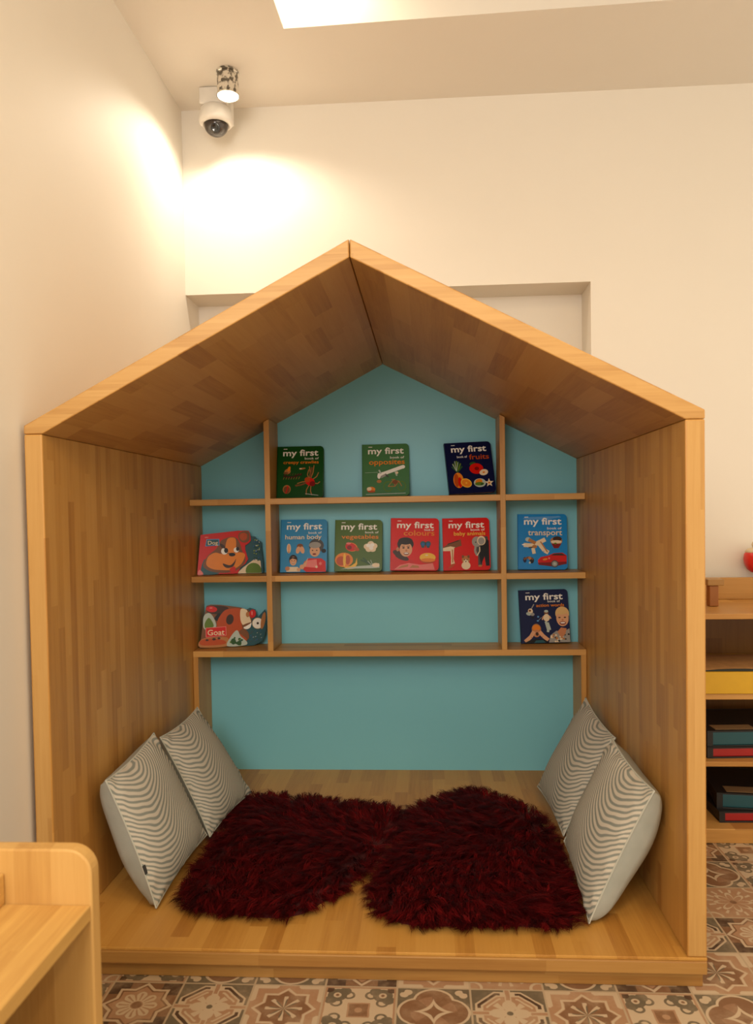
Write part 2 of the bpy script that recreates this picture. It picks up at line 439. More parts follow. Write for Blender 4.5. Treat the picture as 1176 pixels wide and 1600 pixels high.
def board_book(loc, yaw, lean, roll, w, h, colour, label, art, sub, subcol, sub_rect, of_rect, th=.02):
    r = empty('board_book', loc, label, 'book', 'board books standing on the nook shelves')
    r.rotation_mode = 'QUATERNION'
    Mx = Matrix.Rotation(math.radians(yaw), 3, 'Z') @ Matrix.Rotation(-math.radians(lean), 3, 'X') @ Matrix.Rotation(math.radians(roll), 3, 'Y')
    r.rotation_quaternion = Mx.to_quaternion()
    base = plain('cover_'+'%d_%d_%d' % colour, rgb(*colour), .28, 0, .12)
    A = Art(w, h, base)
    o = outline(w, h, .017)
    A.mb.prism(o, 0, .0022)
    art(A)
    A.mb.build('front_cover', A.mats, r, local=True)
    b = MB(); b.prism([(x*.985, .002+z*.992) for x, z in o], .0022, th-.0022); b.build('pages', cardboard, r, local=True)
    b = MB(); b.prism(o, th-.0022, th); b.box(-w/2-.0006, -w/2+.002, 0, th, 0, h); b.build('back_cover', base, r, local=True)
    yy = -.0003-.00007*(A.k+2)
    wht = cm('white')
    def ru(u): return (u-.5)*w
    def rv(v): return (1-v)*h
    ti = letters('my first', 'title', r, ru(.13), ru(.89), rv(.19), .17*h*.72, wht, y=yy, bold=.02)
    b = MB(); b.box(ru(.14), ru(.22), yy-.0003, yy, rv(.062), rv(.05)); b.build('publisher_mark', wht, ti, local=True)
    letters('book of', 'subtitle', r, ru(of_rect[0]), ru(of_rect[1]), rv(of_rect[2]), .044*h, wht, y=yy, bold=.006)
    letters(sub, 'subject_word', r, ru(sub_rect[0]), ru(sub_rect[1]), rv(sub_rect[2]), sub_rect[3]*h, cm(subcol), y=yy, bold=.012)
    return r

def a_creepy(A):
    A.ell(.23,.49,.07,.05,'tan',-20); A.ell(.26,.44,.03,.05,'orange',20); A.ell(.19,.52,.05,.02,'brown')
    A.line([(.14,.57),(.24,.60),(.36,.60),(.46,.56),(.54,.55)],.045,'dbrown')
    for i in range(7): A.line([(.16+.055*i,.60),(.14+.055*i,.645)],.008,'tan'); A.line([(.17+.055*i,.56),(.19+.055*i,.53)],.008,'brown')
    A.ell(.55,.44,.07,.016,'tan',-8); A.ell(.51,.44,.03,.012,'cream')
    for pts in ([(.70,.70),(.58,.74),(.42,.78)],[(.70,.68),(.55,.70),(.44,.73)],[(.70,.66),(.72,.52),(.70,.40)],[(.72,.66),(.78,.52),(.80,.38)],[(.76,.66),(.86,.60),(.90,.52)],
                [(.70,.76),(.64,.86),(.64,.95)],[(.74,.76),(.73,.88),(.76,.96)],[(.78,.72),(.88,.74),(.93,.70)],[(.70,.64),(.66,.56),(.69,.46)]): A.line(pts,.018,'tan')
    for pts in ([(.72,.6),(.74,.5),(.76,.42)],[(.66,.71),(.52,.76),(.4,.77)]): A.line(pts,.035,'brown')
    A.ell(.72,.70,.10,.075,'red',15); A.ell(.66,.66,.06,.05,'dorange'); A.ell(.77,.74,.06,.05,'dred')
    A.ell(.22,.84,.085,.085,'tan'); A.ell(.22,.85,.07,.07,'brown'); A.line([(.20,.92),(.25,.78)],.02,'red'); A.ell(.24,.79,.02,.015,'red')
    A.line([(.62,.93),(.90,.965)],.012,'pale')
def a_opp(A):
    A.line([(.34,.60),(.50,.56),(.86,.45)],.075,'white'); A.ell(.87,.45,.045,.035,'white',-15); A.line([(.40,.64),(.52,.585)],.05,'grey'); A.line([(.40,.57),(.36,.50)],.035,'pale')
    A.line([(.70,.53),(.74,.62)],.03,'pale'); A.line([(.5,.59),(.56,.64)],.03,'dgrey'); A.ell(.36,.62,.035,.05,'white'); A.ell(.74,.56,.03,.025,'cream')
    A.ell(.36,.72,.05,.03,'tan'); A.ring(.55,.82,.10,.10,.016,'green'); A.ring(.84,.82,.09,.10,.016,'green')
    for p in ([(.55,.82),(.66,.70),(.78,.72),(.84,.82)],[(.66,.70),(.70,.82),(.78,.72)],[(.70,.82),(.55,.82)],[(.62,.69),(.70,.69)]): A.line(p,.014,'tan')
    A.ell(.70,.74,.06,.04,'brown'); A.ell(.19,.87,.09,.05,'orange'); A.ell(.15,.86,.05,.035,'cream'); A.ell(.2,.91,.08,.02,'dorange')
    A.line([(.08,.965),(.92,.955)],.014,'pale'); A.line([(.06,.55),(.34,.545)],.006,'pale')
def a_fruit(A):
    for a in range(-60, 61, 20): A.line([(.22,.58),(.22+.13*math.sin(math.radians(a)),.58-.22*math.cos(math.radians(a)))],.03,'dgreen' if a % 40 else 'green')
    for a in (-45,-10,30): A.line([(.2,.56),(.2+.10*math.sin(math.radians(a)),.56-.2*math.cos(math.radians(a)))],.012,'pale')
    A.ell(.22,.74,.11,.15,'orange'); A.ell(.18,.74,.05,.13,'dorange'); A.ell(.25,.78,.04,.1,'red')
    A.ell(.38,.80,.12,.085,'yellow',25); A.ell(.38,.80,.10,.068,'orange',25); A.ell(.38,.80,.02,.015,'yellow')
    A.ell(.56,.43,.07,.035,'dgreen',-10); A.ell(.63,.53,.15,.105,'red'); A.ell(.64,.53,.05,.035,'dred'); A.ell(.78,.61,.095,.058,'cream',-12); A.ell(.78,.61,.03,.018,'orange',-12)
    A.ell(.67,.81,.13,.085,'pale'); A.ell(.65,.79,.08,.055,'orange',-20); A.ell(.66,.83,.10,.035,'green'); A.ell(.71,.84,.03,.02,'dgreen'); A.star(.87,.82,.10,'cream',5,.42); A.ell(.87,.82,.025,.02,'orange')
def a_human(A):
    A.ell(.18,.55,.045,.09,'cream'); A.ell(.18,.55,.03,.085,'skin'); A.line([(.16,.62),(.2,.62)],.02,'tan')
    A.ell(.42,.51,.07,.05,'brown'); A.ell(.38,.58,.045,.07,'skin',15); A.ell(.47,.58,.045,.07,'skin',-15)
    A.ell(.77,.5,.16,.13,'dgrey'); A.ell(.74,.6,.11,.11,'skin'); A.ell(.93,.6,.05,.04,'black'); A.ell(.74,.49,.13,.06,'grey')
    for q in (.69,.78): A.ell(q,.59,.016,.012,'dbrown')
    A.ell(.73,.66,.04,.016,'dred')
    A.poly([(.46,.92),(.52,.80),(.62,.74),(.88,.74),(.97,.80),(.98,.995),(.56,.995)],'red'); A.poly([(.52,.90),(.58,.78),(.78,.76),(.8,.92)],'pink'); A.ell(.47,.90,.05,.045,'skin')
    A.poly([(.46,.88),(.56,.78),(.60,.72),(.55,.9)],'skin'); A.star(.86,.84,.05,'pink',6); A.star(.78,.9,.04,'cream',6)
    A.face(.28,.78,.085,'skin'); A.poly([(.13,.99),(.18,.90),(.38,.90),(.43,.99)],'cream'); A.ell(.16,.93,.05,.04,'skin2'); A.ell(.40,.95,.04,.035,'skin')
def a_veg(A):
    A.ell(.35,.53,.13,.085,'orange',15); A.ell(.34,.53,.12,.075,'red',15); A.ell(.31,.54,.05,.04,'dred'); A.ell(.46,.57,.06,.035,'dorange',25); A.ell(.29,.46,.05,.02,'pink')
    for p in ((.68,.52),(.76,.47),(.83,.51),(.80,.57),(.72,.57),(.76,.52)): A.ell(*p,.07,.055,'cream')
    for p in ((.71,.50),(.79,.49),(.77,.55)): A.ell(*p,.045,.035,'white')
    A.ell(.20,.78,.19,.14,'orange'); A.ell(.14,.80,.10,.09,'dorange'); A.ell(.28,.78,.05,.09,'dorange'); A.ell(.21,.78,.03,.13,'yellow')
    A.poly([(.20,.92),(.34,.90),(.44,.84),(.47,.74),(.48,.86),(.42,.95),(.28,.96)],'yellow')
    A.poly([(.12,.96),(.5,.90),(.80,.88),(.94,.84),(.95,.93),(.8,.94),(.5,.945)],'pale'); A.ell(.87,.88,.08,.042,'cream'); A.line([(.78,.88),(.70,.80)],.012,'pale'); A.line([(.8,.87),(.76,.78)],.012,'pale')
    for p in ([(.55,.78),(.66,.82),(.74,.86)],[(.60,.74),(.68,.81)]): A.line(p,.03,'dgreen')
def a_colours(A):
    A.poly([(.0,.99),(.0,.84),(.12,.72),(.24,.70),(.42,.78),(.52,.88),(.55,.99)],'red'); A.ell(.16,.68,.12,.055,'dbrown',25); A.ell(.24,.75,.15,.05,'dbrown',20)
    A.ell(.31,.50,.17,.13,'hair'); A.ell(.32,.60,.13,.14,'skin'); A.ell(.31,.44,.15,.07,'hair')
    for q in (.27,.37): A.ell(q,.57,.025,.015,'dbrown'); A.line([(q-.035,.54),(q+.03,.535)],.01,'hair')
    A.ell(.33,.62,.022,.02,'skin2'); A.ell(.33,.68,.055,.025,'dred'); A.ell(.33,.675,.045,.012,'white'); A.ell(.15,.60,.03,.04,'skin2')
    for q, r in ((.67,30),(.78,-30)): A.ell(q,.49,.055,.05,'teal',r); A.ell(q,.54,.035,.03,'teal',-r); A.ell(q,.50,.035,.032,'blue',r)
    A.line([(.725,.46),(.725,.56)],.012,'black')
    A.ell(.77,.77,.17,.095,'dorange'); A.ell(.77,.75,.165,.085,'yellow'); A.ell(.78,.80,.15,.035,'orange'); A.ell(.72,.72,.07,.03,'yellow'); A.ell(.75,.71,.03,.012,'cream')
    A.poly([(.08,.985),(.20,.90),(.38,.86),(.62,.89),(.88,.86),(.92,.985)],'pink'); A.poly([(.14,.97),(.24,.91),(.38,.885),(.36,.93)],'tan'); A.poly([(.40,.95),(.46,.9),(.58,.91),(.6,.95)],'tan')
def a_baby(A):
    A.poly([(.0,.56),(.10,.50),(.30,.45),(.38,.40),(.40,.53),(.26,.57),(.16,.62),(.0,.62)],'brown'); A.poly([(.0,.57),(.16,.54),(.26,.56),(.14,.63),(.0,.63)],'cream')
    A.poly([(.15,.58),(.24,.56),(.22,.78),(.25,.88),(.16,.90),(.17,.76)],'cream'); A.line([(.20,.6),(.20,.85)],.025,'tan'); A.line([(.10,.50),(.34,.43)],.02,'dbrown'); A.poly([(.10,.97),(.17,.88),(.27,.86),(.2,.93)],'dorange')
    A.ell(.48,.80,.085,.075,'tan'); A.ell(.48,.91,.095,.075,'cream'); A.ell(.48,.83,.05,.04,'cream'); A.ell(.42,.74,.025,.03,'brown'); A.ell(.54,.74,.025,.03,'brown'); A.ell(.455,.80,.013,.011,'dbrown'); A.ell(.505,.80,.013,.011,'dbrown'); A.ell(.48,.835,.014,.01,'dbrown')
    A.poly([(.62,.42),(.70,.37),(.95,.36),(.98,.5),(.98,.9),(.90,.92),(.88,.75),(.84,.72),(.82,.92),(.74,.92),(.74,.72),(.70,.6)],'dgrey')
    A.poly([(.80,.54),(.92,.42),(.98,.44),(.98,.92),(.91,.92),(.88,.74),(.80,.9),(.76,.7)],'black')
    A.ell(.72,.46,.10,.10,'grey'); A.ell(.82,.44,.09,.09,'cream'); A.ell(.82,.45,.07,.07,'grey'); A.line([(.70,.52),(.68,.64),(.72,.72)],.045,'grey'); A.line([(.78,.56),(.78,.64),(.72,.73)],.02,'cream'); A.ell(.70,.47,.012,.012,'black'); A.ell(.78,.92,.04,.02,'tan')
def a_trans(A):
    A.line([(.12,.56),(.30,.57),(.44,.51),(.56,.46)],.085,'cream'); A.ell(.21,.46,.055,.04,'pale'); A.line([(.22,.46),(.36,.53)],.07,'tan'); A.line([(.42,.52),(.54,.66),(.62,.70)],.085,'cream')
    A.line([(.3,.57),(.33,.72)],.07,'cream'); A.line([(.22,.61),(.34,.60)],.03,'dgrey'); A.ell(.34,.59,.05,.03,'tan'); A.line([(.46,.5),(.60,.69)],.025,'tan'); A.ell(.12,.555,.035,.014,'white')
    A.ell(.78,.49,.12,.075,'tan'); A.ell(.80,.45,.09,.045,'dbrown'); A.ell(.78,.505,.11,.03,'cream'); A.poly([(.68,.54),(.88,.54),(.82,.62),(.73,.62)],'dred'); A.ell(.76,.535,.03,.015,'green')
    A.ell(.14,.83,.035,.05,'navy'); A.ell(.28,.84,.045,.055,'black'); A.line([(.12,.82),(.22,.78),(.31,.82)],.04,'brown'); A.ell(.24,.88,.02,.02,'pale'); A.ell(.24,.80,.03,.03,'tan')
    A.poly([(.40,.84),(.46,.78),(.62,.75),(.72,.71),(.90,.70),(.98,.75),(.98,.90),(.72,.95),(.42,.91)],'red'); A.poly([(.66,.75),(.74,.715),(.88,.71),(.97,.75)],'dbrown'); A.poly([(.40,.88),(.98,.86),(.98,.90),(.72,.95),(.42,.92)],'dred')
    A.ell(.74,.90,.075,.065,'dgrey'); A.ell(.74,.90,.055,.048,'grey'); A.star(.74,.90,.045,'pale',6,.4); A.ell(.55,.82,.05,.018,'orange',-12); A.ell(.63,.80,.018,.018,'pink')
    A.poly([(.11,.085),(.14,.06),(.84,.035),(.89,.06),(.6,.10),(.2,.10)],'sky')
def a_action(A):
    A.line([(.30,.27),(.24,.36)],.02,'grey'); A.ell(.22,.40,.05,.05,'cream'); A.ell(.18,.45,.05,.03,'pale',20); A.ell(.26,.46,.04,.03,'grey'); A.ell(.21,.39,.025,.02,'brown'); A.ell(.26,.52,.03,.02,'black')
    A.ell(.54,.43,.045,.045,'brown'); A.ell(.54,.41,.04,.025,'pale'); A.ell(.54,.53,.065,.07,'cream'); A.line([(.48,.5),(.45,.57)],.025,'skin'); A.line([(.60,.5),(.63,.55)],.025,'skin'); A.line([(.52,.60),(.56,.76),(.55,.80)],.05,'pale'); A.line([(.56,.62),(.60,.76)],.04,'pale')
    A.line([(.37,.58),(.44,.52)],.006,'pale'); A.ell(.36,.585,.022,.014,'sky'); A.ell(.37,.51,.02,.016,'sky')
    A.ell(.32,.74,.095,.10,'tan'); A.ell(.32,.72,.075,.06,'orange'); A.ell(.32,.82,.075,.07,'skin2'); A.ell(.33,.83,.03,.035,'dbrown')
    A.line([(.08,.97),(.20,.88),(.27,.78)],.075,'skin'); A.line([(.55,.95),(.45,.87),(.38,.79)],.075,'skin'); A.poly([(.06,.995),(.16,.95),(.3,.92),(.48,.94),(.58,.995)],'black'); A.poly([(.26,.995),(.3,.95),(.44,.945),(.5,.995)],'teal')
    A.poly([(.56,.995),(.60,.86),(.72,.78),(.86,.80),(.99,.74),(.99,.995)],'grey')
    for i in range(22): A.ell(.58+.40*rnd.random(), .84+.14*rnd.random(), .022, .016, rnd.choice(['cream','dgrey','black','tan']), 40*rnd.random())
    A.poly([(.74,.80),(.82,.72),(.93,.74),(.90,.84),(.82,.92)],'skin2')
    A.ell(.86,.46,.14,.13,'blond'); A.ell(.86,.55,.125,.15,'skin'); A.ell(.86,.42,.12,.06,'blond')
    for q in (.80,.91): A.ell(q,.535,.025,.012,'dbrown')
    A.ell(.86,.58,.02,.018,'skin2'); A.ell(.86,.64,.065,.032,'dred'); A.ell(.86,.635,.05,.014,'white')

BT = 1.4485
def on(z, lean, th=.02): return z + th*math.sin(math.radians(lean)) + .0004
OF = (.58,.90,.255)
books = [
 # x, z shelf, yaw, lean, roll, w, h, colour, label, art, word, colour, word box(u0,u1,v,height), of box
 (.5340, z1, 0, 11.5, .0, .2185, .2465, (20,74,24), 'dark green board book about creepy crawlies, beside the left upright on the top shelf', a_creepy, 'creepy crawlies', 'orange', (.14,.90,.345,.062), (.60,.90,.265)),
 (.9345, z1, 0, 11.5, -.3, .2185, .2480, (68,116,70), 'green board book about opposites with an airplane, in the middle of the top shelf', a_opp, 'opposites', 'orange', (.15,.91,.395,.10), (.60,.90,.285)),
 (1.3330, z1, 9, 15, -2.6, .2160, .2440, (14,20,58), 'navy board book about fruits with pineapple and apple, tilted beside the right upright', a_fruit, 'fruits', 'dorange', (.50,.93,.345,.10), (.24,.46,.305)),
 (.5440, z2, 0, 11.5, .2, .2200, .2500, (52,134,182), 'blue board book about the human body with a child in a red top', a_human, 'human body', 'cream', (.10,.88,.375,.085), (.60,.88,.275)),
 (.8000, z2, 0, 11.5, .8, .2220, .2430, (74,102,26), 'olive green board book about vegetables with a pumpkin, between blue and red books', a_veg, 'vegetables', 'orange', (.14,.92,.37,.085), (.64,.92,.265)),
 (1.0610, z2, 0, 11.5, 1.2, .2240, .2460, (208,14,4), 'red board book about colours with a smiling boy and blue butterfly', a_colours, 'colours', 'orange', (.27,.91,.335,.105), (.70,.90,.245)),
 (1.3030, z2, 0, 11.5, -.3, .2165, .2450, (204,14,4), 'red board book about baby animals with an elephant, beside the right upright', a_baby, 'baby animals', 'yellow', (.24,.91,.335,.075), (.60,.90,.25)),
 (1.6465, z2, -4, 11.5, .6, .2230, .2570, (22,128,196), 'bright blue board book about transport with an airplane and a red car', a_trans, 'transport', 'cream', (.21,.90,.385,.105), (.60,.89,.28)),
 (1.6590, z3, 0, 11.5, -1.2, .2245, .2450, (14,24,66), 'navy board book about action words with a blond child, on the lowest shelf', a_action, 'action words', 'orange', (.34,.91,.325,.06), (.58,.83,.245)),
]
for x, zs, yaw, lean, roll, w, h, colr, lab, art, word, wc, rect, of in books:
    dz = abs(math.sin(math.radians(roll)))*w/2
    y = BT if yaw == 0 else BT - abs(math.sin(math.radians(yaw)))*w/2 - (.02 if lean > 12 else 0)
    board_book((x, y, on(zs, lean)+dz), yaw, lean, roll, w, h, colr, lab, art, word, wc, rect, of)

# two die-cut animal books; outline and pictures in metres from the lower left corner of the book
def shaped_book(loc, lean, yaw, label, layers, base, text, tcol, trect, plate, th=.016):
    r = empty('shaped_book', loc, label, 'book', 'animal shaped board books at the left end of the shelves')
    r.rotation_euler = (-math.radians(lean), 0, math.radians(yaw))
    for k, (nm, pts, mname, y0, y1) in enumerate(layers):
        q = pts if area(pts) > 0 else list(reversed(pts))
        b = MB(); b.prism(q, y0, y1); o = b.build(nm, cm(mname), r, local=True)
        if k == 0: first = o
    return r, first
def smoothpts(pts, n=5):
    out = []; N = len(pts)
    for i in range(N):
        p0, p1, p2, p3 = pts[i-1], pts[i], pts[(i+1)%N], pts[(i+2)%N]
        for k in range(n):
            t = k/n
            out.append(tuple(.5*((2*p1[a]) + (-p0[a]+p2[a])*t + (2*p0[a]-5*p1[a]+4*p2[a]-p3[a])*t*t + (-p0[a]+3*p1[a]-3*p2[a]+p3[a])*t**3) for a in (0,1)))
    return out
class Draw:
    """pictures printed on a shaped cover, metres"""
    def __init__(s): s.mb, s.mats, s.k = MB(), [], 0
    def mi(s, c):
        m = cm(c)
        if m not in s.mats: s.mats.append(m)
        return s.mats.index(m)
    def poly(s, pts, c):
        s.k += 1; p = pts if area(pts) > 0 else list(reversed(pts))
        s.mb.poly([(x, -.0003-.00008*s.k, z) for x, z in p], s.mi(c))
    def ell(s, x, z, a, b, c, rot=0, n=24):
        ct, st = math.cos(math.radians(rot)), math.sin(math.radians(rot))
        s.poly([(x+a*math.cos(2*PI*i/n)*ct-b*math.sin(2*PI*i/n)*st, z+a*math.cos(2*PI*i/n)*st+b*math.sin(2*PI*i/n)*ct) for i in range(n)], c)
# dog: red upper left panel, tan dog face, leaf pages behind at the right
S = .00303                                                   # metres per picture unit
def dp(pts): return [((u-7)*S, (77-v)*S) for u, v in pts]
dog_cover = dp([(7,77),(13,16),(22,15),(70,10.5),(86,11),(88,16),(89,26),(86,30),(80,34),(80,40),(84,55),(80,62),(72,68),(68,77)])
page_a = dp([(60,77),(76,36),(89,19),(96,20),(99,25),(105,28),(105,38),(107,60),(107,77)])
page_b = dp([(66,77),(76,68),(94,55),(103,58),(104,77)])
r, c0 = shaped_book((.060, 1.385, on(z2, 9, .022)), 9, 14, 'animal shaped book with a brown cartoon dog face on red, middle shelf, left end',
    [('front_cover', dog_cover, 'red', 0, .004), ('page', page_b, 'cream', .005, .008), ('page', page_a, 'teal', .009, .013), ('back_cover', dp([(10,77),(13,20),(80,14),(90,30),(98,60),(98,77)]), 'dred', .0135, .017)], None, None, None, None, None)
d = Draw(); D_ = lambda u, v: ((u-7)*S, (77-v)*S)
def de(u, v, a, b, c, rot=0): x, z = D_(u, v); d.ell(x, z, a*S, b*S, c, -rot)
def dpoly(pts, c, sm=True): d.poly(smoothpts(dp(pts)) if sm else dp(pts), c)
dpoly([(14,77),(13,68),(16,58),(20,54),(30,66),(40,76)],'teal'); dpoly([(8,77),(10,70),(14,72),(16,77)],'pink')
dpoly([(16,62),(24,48),(36,38),(42,28),(46,24),(58,20),(67,22),(72,30),(76,44),(80,52),(78,62),(66,72),(50,75.5),(34,74),(22,70)],'brown')
dpoly([(21,62),(24,50),(34,44),(44,46),(56,46),(68,44),(78,46),(79,52),(72,64),(58,71),(44,71),(30,69)],'orange')
dpoly([(72,14),(80,11.5),(86,13),(87,24),(82,29),(74,28),(70,21)],'brown'); dpoly([(73,16),(79,14),(83,17),(82,24),(76,26),(72,21)],'dorange')
dpoly([(50,42),(52,26),(58,21),(66,24),(65,42),(58,45)],'orange'); de(60,47.5,5,2.8,'black'); de(48.5,42,5,5.2,'white'); de(51,41,3,4,'black'); de(66.5,40.5,4,4,'white'); de(68.5,39,2.4,3.2,'black')
de(52,56,9,5.5,'orange'); dpoly([(46,61),(56,64),(62,60),(66,54),(62,65),(54,68),(48,66)],'dbrown'); dpoly([(56,70),(62,66),(65,69),(63,74),(57,74)],'red')
dpoly([(42,30),(48,33),(50,38),(44,36)],'dbrown'); de(22,20,3,1,'pink')
for i in range(26): de(92+10*rnd.random(), 24+34*rnd.random(), .9, .9, rnd.choice(['lime','pale','blue','dgreen']))
dpoly([(22,23),(41,23),(41,33),(20,34)],'sky',False); dpoly([(23,24),(40,24),(40,32),(21,33)],'teal',False)
d.mb.build('cover_picture', d.mats, c0, local=True)
x0, zz = D_(24, 31.5); x1, _q = D_(39, 31.5)
letters('Dog', 'title', r, x0, x1, zz, .0185, cm('cream'), y=-.0003-.00008*(d.k+2), bold=.012)
b = MB()
for i in range(9): b.box((78+i*2.6-7)*S, (79.4+i*2.6-7)*S, .0042, .005, (77-(66-1.6*((i*7)%5)))*S, (77-(64.6-1.6*((i*7)%5)))*S)
x, z = D_(92,73); 
dd = Draw(); dd.ell(x, z, 12*S, 12*S, 'green'); dd.mb.v = [(p[0], p[1]+.005, max(p[2], .001)) for p in dd.mb.v]; dd.mb.build('page_picture', dd.mats, r.children[1], local=True)

# goat: brown goat face with white muzzle, round page eye at the right
S2 = .00285
def gp(pts): return [((u-10)*S2, (84-v)*S2) for u, v in pts]
goat_cover = gp([(10,84),(15,50),(18,36),(20,22),(22,16),(29,14.5),(44,15.5),(60,18),(77,21),(90,26),(95,40),(93,52),(84,58),(88,68),(86,76),(80,84)])
page_c = gp([(60,84),(75,30),(92,22),(101,25),(103,40),(108,34),(117,25),(118,60),(112,76),(104,81),(96,84)])
r, c0 = shaped_book((.064, 1.385, on(z3, 9, .022)), 9, 14, 'animal shaped book with a brown goat face and red name plate, lowest shelf',
    [('front_cover', goat_cover, 'brown', 0, .004), ('page', page_c, 'teal', .006, .010), ('back_cover', gp([(12,84),(20,28),(50,17),(100,30),(112,60),(100,84)]), 'dbrown', .0115, .016)], None, None, None, None, None)
d = Draw(); G_ = lambda u, v: ((u-10)*S2, (84-v)*S2)
def ge(u, v, a, b, c, rot=0): x, z = G_(u, v); d.ell(x, z, a*S2, b*S2, c, -rot)
def gpoly(pts, c, sm=True): d.poly(smoothpts(gp(pts)) if sm else gp(pts), c)
gpoly([(17,34),(26,28),(34,38),(36,52),(18,54)],'pale'); gpoly([(19,44),(26,36),(33,50),(20,53)],'green')
gpoly([(22,18),(34,16),(56,20),(52,30),(40,31),(24,27)],'dbrown'); ge(30,22,9,5,'red',8); ge(29,20,2.6,1,'pink')
gpoly([(34,38),(40,30),(44,30),(42,42)],'black'); 
gpoly([(38,46),(46,30),(56,23),(76,23),(79,34),(78,50),(80,62),(70,72),(56,74),(44,66)],'dorange'); ge(59,40,6,8.5,'dbrown',12)
gpoly([(77,24),(86,25),(89,32),(92,40),(93,46),(88,52),(80,50),(76,40)],'cream'); ge(88,33,3,4.5,'tan'); gpoly([(81,54),(93,46),(92,54),(86,57)],'white'); gpoly([(80,50),(92,46),(92,48),(82,53)],'brown')
ge(96,32,5.5,7,'red',8); ge(95,31,1.2,3.5,'pink')
gpoly([(72,62),(80,56),(88,62),(89,72),(82,76),(74,70)],'brown'); gpoly([(74,64),(80,68),(86,74),(78,74)],'dorange')
gpoly([(14,70),(40,68),(55,70),(55,83),(11,83)],'tan'); gpoly([(12,72),(30,70),(50,74),(48,80),(14,80)],'dorange'); ge(33,71,3,2,'dbrown'); ge(22,72,2.4,1.6,'dbrown'); ge(41,70,2.4,1.6,'dbrown')
gpoly([(54,83),(60,68),(70,58),(76,68),(86,78),(82,83)],'pale')
for i in range(22): ge(59+20*rnd.random(), 70+12*rnd.random(), 1.5, 1.5, rnd.choice(['dgreen','green','teal']))
ge(64,76,4,5,'dgreen'); ge(73,79,4,3.5,'dgreen')
gpoly([(20,52),(53,51),(53,66),(20,68)],'pink',False); gpoly([(21,53),(52,52),(52,65),(21,67)],'red',False)
d.mb.build('cover_picture', d.mats, c0, local=True)
x0, zz = G_(23, 64.5); x1, _q = G_(50, 64.5)
letters('Goat', 'title', r, x0, x1, zz, .026, cm('cream'), y=-.0003-.00008*(d.k+2), bold=.012)
dd = Draw()
for a, c in ((9,'cream'),(8,'white'),(2,'dbrown'),(1,'black')): x, z = G_(104,48); dd.ell(x, z, a*S2, a*S2, c)
for i in range(24): x, z = G_(92+18*rnd.random(), 60+18*rnd.random()); dd.ell(x, z, .0035, .0012, rnd.choice(['blue','pale','dgrey']), 30)
x, z = G_(113,44); dd.ell(x, z, .010, .04, 'tan', -12)
dd.mb.v = [(p[0], p[1]+.006, p[2]) for p in dd.mb.v]; dd.mb.build('page_picture', dd.mats, r.children[1], local=True)

# ------------------------------------------------------------------ cushions
def stripes(name):
    m, nt, bs = new_mat(name, .85, 0, .15)
    v, (u, w, _) = uvco(nt)
    n = noise(nt, v, 2.2, 2)
    uu = u + (n-.5)*.12
    wave = ((uu - .30)*(2*PI/1.22)).cos()*-.235
    wave2 = ((uu - .30)*(4*PI/1.22)).cos()*.02
    f = (w - wave - wave2 + (n-.5)*.12)*22
    s = (f*(2*PI)).sin()
    k = (s*.5 + .5).smooth(.12, .70)
    th = noise(nt, comb(nt, u*180, w*180, 0.0), 1, 2)
    c = mix(nt, k, (.225,.25,.225,1), (.62,.57,.48,1))
    c = mix(nt, th*.35, c, (.40,.40,.36,1))
    nt.links.new(c, bs.inputs['Base Color'])
    bump(nt, bs, k*.8 + th*.4, .35, .0025)
    return m
M_str = stripes('fabric_wavy_stripes')
m, nt, bs = new_mat('fabric_pale_grey', .85, 0, .15)
v, _c = obco(nt); q = noise(nt, v, 22, 4); q2 = noise(nt, v, 420, 2)
nt.links.new(mix(nt, q, (.36,.40,.37,1), (.47,.50,.46,1)), bs.inputs['Base Color']); bump(nt, bs, q*.9 + q2*.3, .3, .006)
M_back = m
M_pipe = plain('fabric_seam', (.50,.52,.46,1), .8)
M_tag = plain('woven_tag', (.03,.03,.03,1), .7)

